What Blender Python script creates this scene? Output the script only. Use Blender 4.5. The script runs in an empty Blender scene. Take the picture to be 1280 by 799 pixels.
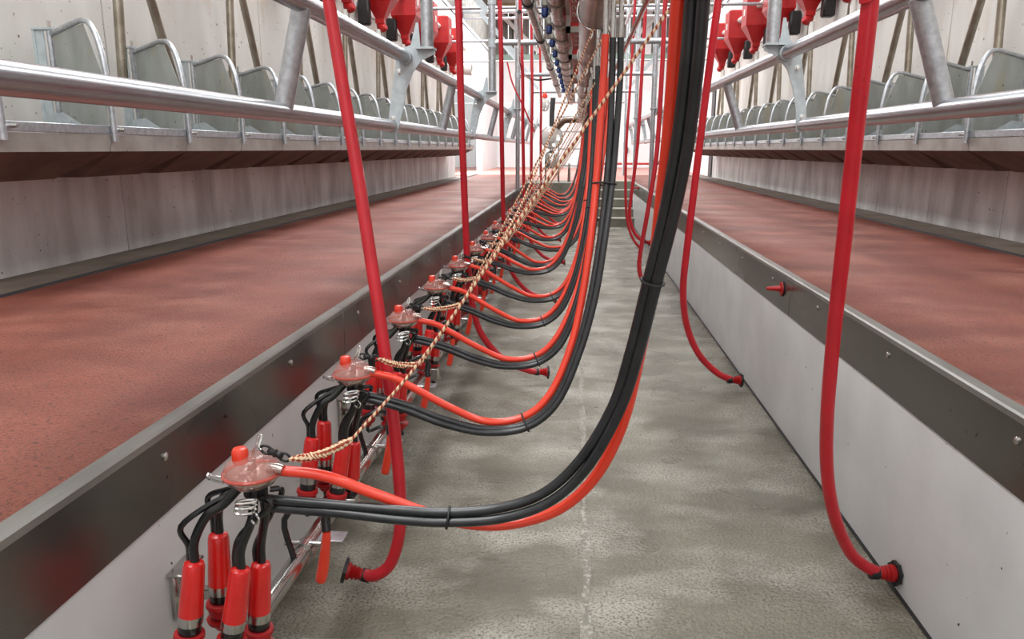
import bpy, math, random
from mathutils import Vector, Matrix
random.seed(7)
SC = bpy.context.scene
COL = SC.collection

# ------------------------------------------------------------------ camera
F, VX, VY = 940.0, 722.0, 186.0
CAM = Vector((0, 0, 1.5))
PX, PY = VX - 640, 399.5 - VY
PITCH = math.atan(PY / F); PSI = math.atan(PX / math.hypot(F, PY))
cy_, sy_ = math.cos(PSI), math.sin(PSI)
RIGHT = Vector((cy_, sy_, 0)); FH = Vector((-sy_, cy_, 0))
FWD = FH * math.cos(PITCH) + Vector((0, 0, -math.sin(PITCH))); UP = RIGHT.cross(FWD)
cam = bpy.data.cameras.new('camera'); cam_o = bpy.data.objects.new('camera', cam); COL.objects.link(cam_o)
m3 = Matrix((RIGHT, UP, -FWD)).transposed()
cam_o.matrix_world = Matrix.Translation(CAM) @ m3.to_4x4()
cam.sensor_width = 36; cam.lens = F * 36 / 1280; cam.clip_start = .05; cam.clip_end = 200
SC.camera = cam_o

def at(x, y, Y=None, X=None, Z=None):
    """world point seen at pixel x, y on the plane Y=, X= or Z="""
    r = RIGHT * ((x - 640) / F) + UP * ((399.5 - y) / F) + FWD
    if Y is not None: t = Y / r.y
    elif X is not None: t = X / r.x
    else: t = (Z - 1.5) / r.z
    return CAM + r * t

# ------------------------------------------------------------------ light
SC.view_settings.view_transform = 'Standard'; SC.view_settings.look = 'None'
SC.view_settings.gamma = 1; SC.view_settings.use_curve_mapping = False
SC.view_settings.exposure = 0.14
w = bpy.data.worlds.new('overcast_sky'); SC.world = w; w.use_nodes = True
bg = w.node_tree.nodes['Background']; bg.inputs['Color'].default_value = (.93, .97, 1, 1); bg.inputs['Strength'].default_value = 1.6
def area(name, loc, sx, sy, power, rot=(0, 0, 0), col=(1, .98, .95)):
    l = bpy.data.lights.new(name, 'AREA'); l.shape = 'RECTANGLE'; l.size = sx; l.size_y = sy; l.energy = power; l.color = col
    o = bpy.data.objects.new(name, l); o.location = loc; o.rotation_euler = rot; COL.objects.link(o); return o
# daylight through the rows of roof lights
SKYLIGHTS = [(-1.9, 1.0), (1.9, 1.0), (-1.9, 8.0), (1.9, 8.0), (-1.9, 15.0), (1.9, 15.0), (-1.9, 22.0), (1.9, 22.0)]
for i, (x, y) in enumerate(SKYLIGHTS):
    area('roof_light', (x, y, 6.05), 1.5, 5.0, {1.0: 170, 8.0: 190, 15.0: 215, 22.0: 260}[y] * (1.3 if x < 0 else .85), (0, 0, 0), (.97, .99, 1))
area('roof_light', (0, -3.5, 6.0), 5.0, 3.0, 200)
area('door_daylight', (-3.4, 21.2, 2.1), 2.4, 4.2, 200, (0, -math.radians(90), 0))

# ------------------------------------------------------------------ materials
def srgb(r, g, b):
    f = lambda c: (c / 255 / 12.92) if c / 255 <= .04045 else ((c / 255 + .055) / 1.055) ** 2.4
    return (f(r), f(g), f(b), 1)
def mat(name, col, rough=.5, metal=0, col2=None, nscale=8, stretch=(1, 1, 1), bump=0, bscale=60, spots=None, spot_scale=30,
        spot_at=.70, coat=0, rvar=0, trans=0, alpha=1, col3=None, n3=1.2, n3at=(.45, .7), grain=None, gscale=160, gat=(.45, .62), bdist=.004):
    m = bpy.data.materials.new(name); m.use_nodes = True; nt = m.node_tree; N = nt.nodes; L = nt.links
    b = N['Principled BSDF']; b.inputs['Base Color'].default_value = col; b.inputs['Roughness'].default_value = rough
    b.inputs['Metallic'].default_value = metal; b.inputs['Coat Weight'].default_value = coat
    b.inputs['Transmission Weight'].default_value = trans; b.inputs['Alpha'].default_value = alpha
    tc = N.new('ShaderNodeTexCoord'); mp = N.new('ShaderNodeMapping'); mp.inputs['Scale'].default_value = stretch
    geo = N.new('ShaderNodeNewGeometry'); L.new(geo.outputs['Position'], mp.inputs['Vector'])
    def noise(s, det=6, src=mp):
        n = N.new('ShaderNodeTexNoise'); n.inputs['Scale'].default_value = s; n.inputs['Detail'].default_value = det
        L.new(src.outputs[0], n.inputs['Vector']); return n
    def ramp(src, a, c, ca=(0, 0, 0, 1), cb=(1, 1, 1, 1)):
        r = N.new('ShaderNodeValToRGB'); r.color_ramp.elements[0].position = a; r.color_ramp.elements[1].position = c
        r.color_ramp.elements[0].color = ca; r.color_ramp.elements[1].color = cb; L.new(src, r.inputs['Fac']); return r
    def mix(fac, a, c):
        x = N.new('ShaderNodeMix'); x.data_type = 'RGBA'; L.new(fac, x.inputs['Factor'])
        if isinstance(a, tuple): x.inputs[6].default_value = a
        else: L.new(a, x.inputs[6])
        x.inputs[7].default_value = c; return x.outputs[2]
    cur = col
    if col2:
        n = noise(nscale); cur = mix(ramp(n.outputs['Fac'], .35, .65).outputs[0], cur, col2)
        if rvar:
            r = N.new('ShaderNodeMapRange'); r.inputs['To Min'].default_value = rough - rvar; r.inputs['To Max'].default_value = rough + rvar
            r.inputs['From Min'].default_value = .2; r.inputs['From Max'].default_value = .8; r.interpolation_type = 'SMOOTHSTEP'
            L.new(noise(nscale * .7, 2).outputs['Fac'], r.inputs['Value']); L.new(r.outputs[0], b.inputs['Roughness'])
    if col3:
        cur = mix(ramp(noise(n3).outputs['Fac'], *n3at).outputs[0], cur, col3)
    if grain:
        cur = mix(ramp(noise(gscale, 3, geo).outputs['Fac'], *gat).outputs[0], cur, grain)
    if spots:
        n = noise(spot_scale, 2, geo); cur = mix(ramp(n.outputs['Fac'], spot_at, spot_at + .03).outputs[0], cur, spots)
    if not isinstance(cur, tuple): L.new(cur, b.inputs['Base Color'])
    if bump:
        bp = N.new('ShaderNodeBump'); bp.inputs['Strength'].default_value = bump; bp.inputs['Distance'].default_value = bdist
        L.new(noise(bscale, 5, geo).outputs['Fac'], bp.inputs['Height']); L.new(bp.outputs[0], b.inputs['Normal'])
    return m
M = dict(
    pit=mat('pit_concrete', srgb(134, 129, 114), .33, 0, srgb(98, 94, 80), 1.9, (1, 1.5, 1), 1.0, 62, None, 13, .70, rvar=.3, col3=srgb(168, 164, 152), n3=2.3, n3at=(.46, .66), grain=srgb(98, 94, 81), gscale=105, gat=(.46, .66), bdist=.010),
    joint=mat('joint_filler', srgb(128, 124, 110), .35, 0, srgb(104, 100, 87), 9, bump=.9, grain=srgb(160, 157, 146), gscale=50, gat=(.5, .6)),
    red_floor=mat('red_rubberised_floor', srgb(134, 72, 56), .52, 0, srgb(108, 54, 42), 1.8, (1, 1.6, 1), 1.0, 110, srgb(74, 40, 34), 70, .66, rvar=.12, col3=srgb(152, 96, 80), n3=1.9, n3at=(.5, .74), grain=srgb(94, 46, 37), gscale=130, gat=(.5, .68), bdist=.006),
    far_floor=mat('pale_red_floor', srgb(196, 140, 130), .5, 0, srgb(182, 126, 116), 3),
    drain=mat('drain_concrete', srgb(138, 124, 112), .6, 0, srgb(96, 82, 72), 3, bump=.6, grain=srgb(100, 90, 80)),
    pit_wall=mat('painted_pit_wall', srgb(224, 225, 226), .42, 0, srgb(212, 213, 215), 3, bump=.2, bscale=24, spots=srgb(60, 57, 54), spot_scale=30, spot_at=.735),
    wall=mat('painted_concrete', srgb(224, 222, 217), .55, 0, srgb(208, 204, 198), 2.5, (1, 1, .35), .25, 40, srgb(122, 100, 80), 34, .71, col3=srgb(190, 172, 148), n3=2.6, n3at=(.56, .80)),
    wall_low=mat('stained_concrete', srgb(236, 236, 236), .6, 0, srgb(190, 186, 184), 2.6, (1, 1.6, .45), .35, 40, srgb(84, 76, 70), 30, .715),
    clad=mat('white_cladding', srgb(232, 234, 234), .4, 0, srgb(222, 224, 225), 1.5),
    grey_clad=mat('grey_cladding', srgb(128, 126, 120), .5, 0, srgb(110, 108, 104), 3),
    beige=mat('timber_purlin', srgb(176, 158, 124), .6, 0, srgb(150, 132, 100), 6),
    roof=mat('roof_sheet', srgb(150, 148, 140), .6),
    galv=mat('galvanised_steel', srgb(196, 200, 204), .38, .8, srgb(172, 176, 181), 40, (1, 1, 1), 0, 60, srgb(96, 84, 78), 60, .76, rvar=.1),
    galv_rail=mat('galvanised_rail', srgb(178, 180, 184), .27, .92, srgb(168, 170, 174), 3),
    plate=mat('galvanised_plate', srgb(194, 203, 206), .48, .35, srgb(178, 188, 192), 26, spots=srgb(120, 118, 114), spot_scale=70, spot_at=.74),
    panel=mat('divider_sheet', srgb(172, 177, 174), .5, .3, srgb(150, 154, 149), 7, (1, 1, .5), .1, 40, srgb(86, 78, 62), 34, .72, col3=srgb(170, 162, 138), n3=4, n3at=(.55, .8)),
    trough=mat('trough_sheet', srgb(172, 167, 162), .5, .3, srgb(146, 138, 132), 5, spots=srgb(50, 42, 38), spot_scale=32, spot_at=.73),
    trough_under=mat('brown_trough_underside', srgb(108, 86, 76), .6, .15, srgb(84, 66, 58), 6, spots=srgb(40, 32, 28), spot_scale=30, spot_at=.74),  # darker and browner than the trough sheet, used for the whole trough body
    kerb=mat('stainless_kerb', srgb(122, 121, 118), .27, .9, srgb(108, 107, 103), 2, (1, .6, 1), 0, 30, srgb(52, 44, 40), 26, .735, rvar=.05),
    kerb_lip=mat('worn_stainless_lip', srgb(172, 172, 168), .38, .8, srgb(146, 146, 142), 12, (1, .2, 1), rvar=.06),
    stainless=mat('stainless_steel', srgb(198, 196, 192), .22, 1, srgb(176, 173, 168), 12),
    chrome=mat('polished_wire', srgb(215, 215, 212), .14, 1),
    pipe=mat('dull_stainless_pipe', srgb(138, 124, 112), .3, .9, srgb(116, 104, 94), 5, (1, 1, 1), rvar=.05),
    tube=mat('dull_stainless_tube', srgb(166, 158, 144), .32, .85, srgb(140, 132, 118), 10, rvar=.06),
    grey_pipe=mat('pipe_clamp', srgb(158, 158, 150), .5, .3),
    orange=mat('orange_red_silicone', srgb(238, 66, 40), .3, 0, srgb(228, 58, 36), 6, coat=.3),
    crimson=mat('crimson_rubber', srgb(200, 30, 44), .38, 0, srgb(186, 26, 40), 10, coat=.15, spots=srgb(150, 24, 32), spot_scale=60, spot_at=.72),
    red=mat('red_plastic', srgb(176, 18, 22), .45, 0, srgb(164, 14, 18), 12),
    shell=mat('red_shell', srgb(218, 34, 30), .26, 0, srgb(208, 28, 28), 14, coat=.4),
    black=mat('black_rubber', srgb(22, 22, 24), .26, 0, srgb(16, 16, 18), 30, coat=.25, spots=srgb(12, 12, 12), spot_scale=80, spot_at=.68),
    black_hose=mat('black_hose', srgb(38, 40, 43), .3, 0, srgb(28, 30, 33), 30, coat=.15, spots=srgb(14, 14, 15), spot_scale=60, spot_at=.70),
    blackp=mat('black_plastic', srgb(26, 26, 27), .45),
    bowl=mat('clear_tinted_bowl', srgb(214, 150, 140), .06, 0, alpha=.34, coat=.3),
    bowl_rim=mat('tinted_bowl_rim', srgb(206, 92, 80), .12, 0, alpha=.75, coat=.3),
    bowl_low=mat('bowl_base', srgb(196, 176, 168), .2, .8),
    white=mat('white_plastic', srgb(226, 224, 218), .4),
    glass=mat('frosted_glass', srgb(222, 224, 220), .2, 0, trans=.5),
    blue=mat('blue_plastic', srgb(40, 62, 120), .4),
    green=mat('pale_green_strip', srgb(150, 178, 166), .5),
    ground=mat('yard_concrete', srgb(190, 188, 180), .7),
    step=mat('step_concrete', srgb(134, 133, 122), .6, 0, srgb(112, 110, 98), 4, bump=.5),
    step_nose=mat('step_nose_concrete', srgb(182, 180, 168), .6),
    dark=mat('dark_steel', srgb(74, 76, 78), .5, .4),
)
def rope_mat():
    m = bpy.data.materials.new('braided_rope'); m.use_nodes = True; N = m.node_tree.nodes; L = m.node_tree.links
    b = N['Principled BSDF']; b.inputs['Roughness'].default_value = .8
    g = N.new('ShaderNodeTexCoord'); mp = N.new('ShaderNodeMapping'); mp.inputs['Scale'].default_value = (.015, 1, 1)
    wv = N.new('ShaderNodeTexWave'); wv.wave_type = 'BANDS'; wv.bands_direction = 'DIAGONAL'; wv.inputs['Scale'].default_value = 42; wv.inputs['Distortion'].default_value = .3
    r = N.new('ShaderNodeValToRGB'); e = r.color_ramp.elements
    e[0].position = .34; e[0].color = srgb(150, 62, 42); e[1].position = .46; e[1].color = srgb(228, 200, 166)
    L.new(g.outputs['UV'], mp.inputs[0]); L.new(mp.outputs[0], wv.inputs['Vector']); L.new(wv.outputs['Fac'], r.inputs['Fac']); L.new(r.outputs[0], b.inputs['Base Color'])
    return m
M['rope'] = rope_mat()

# ------------------------------------------------------------------ mesh helpers
class MB:
    def __init__(s): s.v = []; s.f = []; s.uv = {}
    def add(s, vs, fs):
        k = len(s.v); s.v += [tuple(p) for p in vs]; s.f += [tuple(i + k for i in f) for f in fs]; return s
    def box(s, c, d, rot=None):
        vs = [Vector((x * d[0] / 2, y * d[1] / 2, z * d[2] / 2)) for x in (-1, 1) for y in (-1, 1) for z in (-1, 1)]
        if rot is not None: vs = [rot @ p for p in vs]
        c = Vector(c); return s.add([p + c for p in vs], [(0, 1, 3, 2), (4, 6, 7, 5), (0, 4, 5, 1), (2, 3, 7, 6), (0, 2, 6, 4), (1, 5, 7, 3)])
    def span(s, a, b):
        return s.box([(a[i] + b[i]) / 2 for i in range(3)], [abs(b[i] - a[i]) for i in range(3)])
    def bbox(s, a, b, bev=.006):   # box with bevelled edges along its length
        c = [(a[i] + b[i]) / 2 for i in range(3)]; h = [abs(b[i] - a[i]) / 2 for i in range(3)]
        vs = []
        for sx in (-1, 1):
            for sy in (-1, 1):
                for sz in (-1, 1):
                    for k in range(3):
                        o = [h[0], h[1], h[2]]
                        for j in range(3):
                            if j != k: o[j] -= bev
                        vs.append((c[0] + sx * o[0], c[1] + sy * o[1], c[2] + sz * o[2]))
        idx = lambda sx, sy, sz, k: ((sx > 0) * 4 + (sy > 0) * 2 + (sz > 0)) * 3 + k
        fs = []
        for k in range(3):
            i, j = [(1, 2), (2, 0), (0, 1)][k]
            for sg in (-1, 1):
                q = []
                for (a_, b_) in ((-1, -1), (1, -1), (1, 1), (-1, 1)):
                    t = [0, 0, 0]; t[k] = sg; t[i] = a_; t[j] = b_; q.append(idx(*t, k))
                fs.append(q if sg > 0 else q[::-1])
                for s2 in (-1, 1):   # edge between face k(sg) and face i(s2)
                    t1 = [0, 0, 0]; t1[k] = sg; t1[i] = s2; t1[j] = -1; t2 = list(t1); t2[j] = 1
                    fs.append([idx(*t1, k), idx(*t2, k), idx(*t2, i), idx(*t1, i)])
        for sx in (-1, 1):
            for sy in (-1, 1):
                for sz in (-1, 1): fs.append([idx(sx, sy, sz, k) for k in range(3)])
        return s.add(vs, fs)
    def tube(s, pts, r, n=12, cap=True, closed=False):
        pts = [Vector(p) for p in pts]; m = len(pts)
        if not hasattr(r, '__len__'): r = [r] * m
        tan = []
        for i in range(m):
            a = pts[i - 1] if (i > 0 or closed) else pts[0]; b = pts[(i + 1) % m] if (i < m - 1 or closed) else pts[-1]
            t = b - a; tan.append(t.normalized() if t.length > 1e-9 else Vector((0, 0, 1)))
        u = tan[0].orthogonal().normalized(); vs = []; base = len(s.v); L = 0
        for i in range(m):
            u = (u - tan[i] * u.dot(tan[i])); u = u.normalized() if u.length > 1e-6 else tan[i].orthogonal().normalized()
            w_ = tan[i].cross(u)
            if i: L += (pts[i] - pts[i - 1]).length
            for k in range(n):
                a = 2 * math.pi * k / n; vs.append(pts[i] + (u * math.cos(a) + w_ * math.sin(a)) * r[i]); s.uv[base + len(vs) - 1] = (k / n, L)
        fs = []
        for i in range(m if closed else m - 1):
            j = (i + 1) % m
            for k in range(n): fs.append((i * n + k, i * n + (k + 1) % n, j * n + (k + 1) % n, j * n + k))
        if cap and not closed: fs += [tuple(range(n))[::-1], tuple((m - 1) * n + k for k in range(n))]
        return s.add(vs, fs)
    def lathe(s, prof, org=(0, 0, 0), axis=(0, 0, 1), n=20):
        """prof: list of (radius, height along the axis)"""
        ax = Vector(axis).normalized(); u = ax.orthogonal().normalized(); w_ = ax.cross(u); org = Vector(org); vs = []
        for r, h in prof:
            for k in range(n):
                a = 2 * math.pi * k / n; vs.append(org + ax * h + (u * math.cos(a) + w_ * math.sin(a)) * max(r, 1e-4))
        m = len(prof); fs = [(i * n + k, i * n + (k + 1) % n, (i + 1) * n + (k + 1) % n, (i + 1) * n + k) for i in range(m - 1) for k in range(n)]
        fs += [tuple(range(n))[::-1], tuple((m - 1) * n + k for k in range(n))]
        return s.add(vs, fs)
    def prism(s, poly, d):
        """poly: 3D points of one flat face; d: extrusion vector"""
        n = len(poly); d = Vector(d); a = [Vector(p) for p in poly]; vs = a + [p + d for p in a]
        fs = [tuple(range(n))[::-1], tuple(n + k for k in range(n))] + [(k, (k + 1) % n, n + (k + 1) % n, n + k) for k in range(n)]
        return s.add(vs, fs)
    def build(s, name, m, parent=None, flat=False, inv=None):
        me = bpy.data.meshes.new(name); vs = s.v
        if inv is not None: vs = [tuple(Vector(p) - inv) for p in vs]
        me.from_pydata(vs, [], s.f); me.materials.append(m if not isinstance(m, str) else M[m])
        import bmesh as _b
        bm = _b.new(); bm.from_mesh(me); _b.ops.recalc_face_normals(bm, faces=bm.faces); bm.to_mesh(me); bm.free()
        if m == 'rope':
            ul = me.uv_layers.new(name='UVMap')
            for lp in me.loops: ul.data[lp.index].uv = s.uv.get(lp.vertex_index, (0, 0))
        if not flat:
            me.polygons.foreach_set('use_smooth', [True] * len(me.polygons)); me.set_sharp_from_angle(angle=math.radians(38))
        me.update(); o = bpy.data.objects.new(name, me); COL.objects.link(o)
        if parent is not None: o.parent = parent
        return o
def crom(pts, k=6):
    pts = [Vector(p) for p in pts]; P = [pts[0] * 2 - pts[1]] + pts + [pts[-1] * 2 - pts[-2]]; out = []
    for i in range(1, len(P) - 2):
        a, b, c, d = P[i - 1:i + 3]
        for j in range(k):
            t = j / k; out.append(.5 * ((2 * b) + (c - a) * t + (2 * a - 5 * b + 4 * c - d) * t * t + (3 * b - a - 3 * c + d) * t ** 3))
    out.append(pts[-1]); return out
def empty(name, loc=(0, 0, 0)):
    o = bpy.data.objects.new(name, None); o.location = loc; o.empty_display_size = .1; COL.objects.link(o); return o
def tag(o, label, cat, group=None):
    o['label'] = label; o['category'] = cat
    if group: o['group'] = group
    return o
def struct(o, label=None):
    o['kind'] = 'structure'
    if label: o['label'] = label
    return o
def kids(o): return [c for c in bpy.data.objects if c.parent == o]
def copy_tree(o, parent=None):
    c = o.copy(); COL.objects.link(c); c.parent = parent
    for ch in TREE.get(o.name, []): copy_tree(ch, c)
    return c
TREE = {}
def index_tree(root):
    for c in list(COL.objects):
        if c.parent: TREE.setdefault(c.parent.name, [])
    TREE.clear()
    for c in COL.objects:
        if c.parent: TREE.setdefault(c.parent.name, []).append(c)
ORD = ['nearest', 'second', 'third', 'fourth', 'fifth', 'sixth', 'seventh', 'eighth', 'ninth', 'tenth', 'eleventh', 'twelfth', 'thirteenth',
       'fourteenth', 'fifteenth', 'sixteenth', 'seventeenth', 'eighteenth', 'nineteenth', 'twentieth', 'twenty-first', 'twenty-second', 'twenty-third']
def nth(i, noun): return ('nearest ' + noun) if i == 0 else (ORD[i] + ' from the camera')

# ------------------------------------------------------------------ setting
XL, XR, KT, KB = -.985, 1.135, .845, .635        # pit walls, kerb top, bottom of the steel band
WL, WR, YN, YP, YE = -2.93, 3.15, -2.5, 15.0, 28.0
G = .845
fl = struct(MB().span((XL - .2, YN, -.2), (XR + .2, YP + 2, 0)).build('floor', 'pit'), 'worn grey concrete floor of the milking pit')
j = MB()
random.seed(3)
pl = []; pr = []
y = YN
while y < YP:
    pl.append((.055 - random.random() * .020, y, .0015)); pr.append((.055 + .004 + random.random() * .022, y, .0015)); y += .045
n = len(pl); j.add(pl + pr, [(i, n + i, n + i + 1, i + 1) for i in range(n - 1)])
j.build('floor_joint', 'joint', fl)
for nm, x0, x1, lab in (('wall_pit_left', XL - .2, XL, 'white painted left wall of the pit'), ('wall_pit_right', XR, XR + .2, 'white painted right wall of the pit')):
    struct(MB().span((x0, YN, -.1), (x1, YP + 1.5, KT - .02)).build(nm, 'pit_wall'), lab)
jl = MB().span((XL, YN, 0), (XL + .012, YP, .004)); struct(jl.build('trim_left', 'blackp'), 'dark joint at the foot of the left pit wall')
jr = MB().span((XR - .012, YN, 0), (XR, YP, .004)); struct(jr.build('trim_right', 'blackp'), 'dark joint at the foot of the right pit wall')
# platforms
for side, xa, xb, wx in (('left', XL - .035, WL + .32, WL), ('right', XR + .035, WR - .36, WR)):
    p = struct(MB().span((xa, YN, G - .2), (xb, 20.0, G - .008)).build('floor_' + side, 'red_floor'), 'red coated standing platform on the %s of the pit' % side)
    s = MB().span((xb, YN, G - .2), (wx, 20.0, G + .004)); s.build('drain_strip', 'drain', p)
    s = MB().span((xb - .006, YN, G - .1), (xb + .006, 20.0, G + .006)); s.build('channel_edge', 'dark', p)
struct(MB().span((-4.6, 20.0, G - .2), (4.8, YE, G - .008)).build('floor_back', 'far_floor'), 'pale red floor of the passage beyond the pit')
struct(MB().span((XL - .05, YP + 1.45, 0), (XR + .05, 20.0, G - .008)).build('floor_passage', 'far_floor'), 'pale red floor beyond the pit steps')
# end wall of the pit left of the steps, and the steps
struct(MB().span((XL, YP + .1, 0), (.28, YP + 1.5, G - .006)).build('wall_pit_back', 'step'), 'grey concrete end wall of the pit')
st = struct(empty('trim_steps', (.7, YP, 0)), 'five concrete steps at the far end of the pit')
for k in range(5):
    z = .169 * (k + 1) - .002
    MB().span((.28, YP + .29 * k, 0), (XR, YP + 1.46, z - .02)).build('step', 'step', st, inv=Vector((.7, YP, 0)))
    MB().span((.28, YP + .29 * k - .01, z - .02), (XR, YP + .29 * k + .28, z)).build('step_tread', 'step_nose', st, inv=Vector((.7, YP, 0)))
# stainless kerbs
for side, x, sg in (('left', XL, -1), ('right', XR, 1)):
    k = struct(empty('trim_kerb_' + side, (x, 0, KT)), 'stainless steel kerb along the %s edge of the pit' % side)
    inv = Vector((x, 0, KT)); y = YN; L = 2.98
    if side == 'left': joints = [YN, .3, 3.05, 6.05, 9.05, 12.05, 15.05, 16.5]
    else: joints = [YN, 1.0, 4.0, 7.0, 10.0, 13.0, 16.5]
    for a, b in zip(joints[:-1], joints[1:]):
        MB().bbox((x - sg * .006, a + .002, KB), (x + sg * .004, b - .002, KT - .004), .002).build('kerb_plate', 'kerb', k, inv=inv)
        prof = [(x - sg * .007, KT - .022), (x - sg * .007, KT - .006), (x - sg * .002, KT), (x + sg * .034, KT + .001), (x + sg * .038, KT - .012)]
        MB().prism([(p[0], a + .002, p[1]) for p in prof], (0, b - a - .004, 0)).build('kerb_lip', 'kerb_lip', k, inv=inv)
    y = 1.62 if side == 'left' else 1.9
    while y < 16:
        MB().lathe([(.011, 0), (.011, .003), (.007, .007), (.0, .008)], (x - sg * .006, y, .775), (-sg, 0, 0), 10).build('bolt', 'stainless', k, inv=inv)
        y += .82
# cow-side walls
def wall_side(side, x, sg):
    r = struct(empty('wall_' + side, (x, 0, G)), 'white concrete wall behind the %s feed troughs' % side); inv = Vector((x, 0, G)); y = YN; k = 0
    while y < 18.2:
        b = min(y + 1.2, 18.3)
        MB().bbox((x, y + .004, G - .1), (x + sg * .18, b - .004, 1.62), .004).build('wall_panel', 'wall_low', r, inv=inv)
        b2 = min(y + 2.4, 18.3)
        if k % 2 == 0: MB().bbox((x, y + .004, 1.62), (x + sg * .18, b2 - .004, 4.6), .004).build('wall_panel', 'wall', r, inv=inv)
        y = b; k += 1
        if b >= 18.3: break
    MB().bbox((x, 18.31, 2.95), (x + sg * .18, 23.6, 4.6), .004).build('wall_panel', 'clad', r, inv=inv)
    MB().bbox((x, 23.61, G - .1), (x + sg * .18, YE, 4.6), .004).build('wall_panel', 'clad', r, inv=inv)
    m = MB()
    yy = YN
    while yy < YE:
        m.prism([(x + sg * .1, yy, 4.6), (x + sg * .1, yy + .1, 4.6), (x + sg * .06, yy + .13, 4.6), (x + sg * .06, yy + .2, 4.6), (x + sg * .18, yy + .2, 4.6), (x + sg * .18, yy, 4.6)], (0, 0, 1.6)); yy += .23
    o = m.build('upper_cladding', 'grey_clad', r, flat=True, inv=inv)
    MB().span((x, YN, 4.56), (x + sg * .1, YE, 4.68)).build('wall_plate', 'clad', r, inv=inv)
    struct(MB().span((x - sg * .03, 1, 3.30), (x, 18.2, 3.36)).build('trim_ledge_' + side, 'clad'), 'narrow white ledge along the %s wall behind the feed hoppers' % side)
wall_side('left', WL, -1); wall_side('right', WR, 1)
# right door opening is closed by a dark column and a white sheet
MB_ = MB().span((WR - .02, 18.35, G), (WR + .16, 18.75, 3.0)); struct(MB_.build('trim_column', 'dark'), 'dark steel column at the end of the right wall')
MB_ = MB().span((WR + .05, 18.8, G), (WR + .15, 23.6, 2.95)); struct(MB_.build('wall_end_right', 'clad'), 'white sheet closing the right doorway')
# back wall
bw = struct(empty('wall_back', (0, YE, G)), 'white clad back wall of the shed'); inv = Vector((0, YE, G)); x = -5.0
while x < 5.2:
    MB().bbox((x + .006, YE, G - .1), (x + 1.19, YE + .1, 3.1), .005).build('wall_panel', 'clad', bw, inv=inv)
    MB().bbox((x + .006, YE, 3.12), (x + 1.19, YE + .1, 4.55), .005).build('wall_panel', 'clad', bw, inv=inv)
    x += 1.2
m = MB(); x = -5
while x < 5.2:
    m.prism([(x, YE, 4.75), (x + .12, YE, 4.75), (x + .15, YE + .05, 4.75), (x + .22, YE + .05, 4.75), (x + .22, YE + .1, 4.75), (x, YE + .1, 4.75)], (0, 0, 1.6)); x += .25
m.build('upper_cladding', 'grey_clad', bw, flat=True, inv=inv)
MB().span((-5, YE - .04, 4.52), (5.2, YE + .05, 4.76)).build('sill_strip', 'green', bw, inv=inv)
for x in (-2.3, .7, 2.2): MB().span((x, YE - .12, 4.7), (x + .28, YE + .02, 6.3)).build('frame_column', 'clad', bw, inv=inv)
for (x0, x1) in ((-2.9, -1.4), (1.4, 2.9)):
    MB().tube([(x0, YE - .2, 6.2 if x0 < 0 else 4.8), (x1, YE - .2, 4.8 if x0 < 0 else 6.2)], .08, 6).build('wind_brace', 'clad', bw, inv=inv)
# roof
rf = struct(empty('ceiling', (0, 10, 6.2)), 'ribbed sheet roof on timber purlins'); inv = Vector((0, 10, 6.2))
MB().span((-5, YN - 3, 6.2), (5.2, YE, 6.26)).build('roof_sheet', 'roof', rf, inv=inv)
y = 1.0
while y < YE:
    MB().bbox((-5, y, 6.08), (5.2, y + .09, 6.2), .004).build('purlin', 'beige', rf, inv=inv); y += 1.5
for (x, y) in SKYLIGHTS:
    MB().span((x - .85, y - 2.6, 6.06), (x + .85, y + 2.6, 6.079)).build('skylight_frame', 'clad', rf, inv=inv)
struct(MB().span((-5, YN - 3, -.1), (5.2, YN - 2.9, 6.2)).build('wall_front', 'clad'), 'white wall of the shed behind the camera')
struct(MB().span((-5, YN - 2.9, G - .2), (5.2, YN, G - .01)).build('floor_front', 'red_floor'), 'red floor behind the camera')
struct(MB().span((-14, 16, G - .6), (-3.2, 34, G - .05)).build('floor_yard', 'ground'), 'pale concrete yard outside the left doorway')
struct(MB().span((-12, 16, G - .3), (-11.8, 34, 5.5)).build('wall_yard', 'clad'), 'white wall across the yard')

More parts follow.
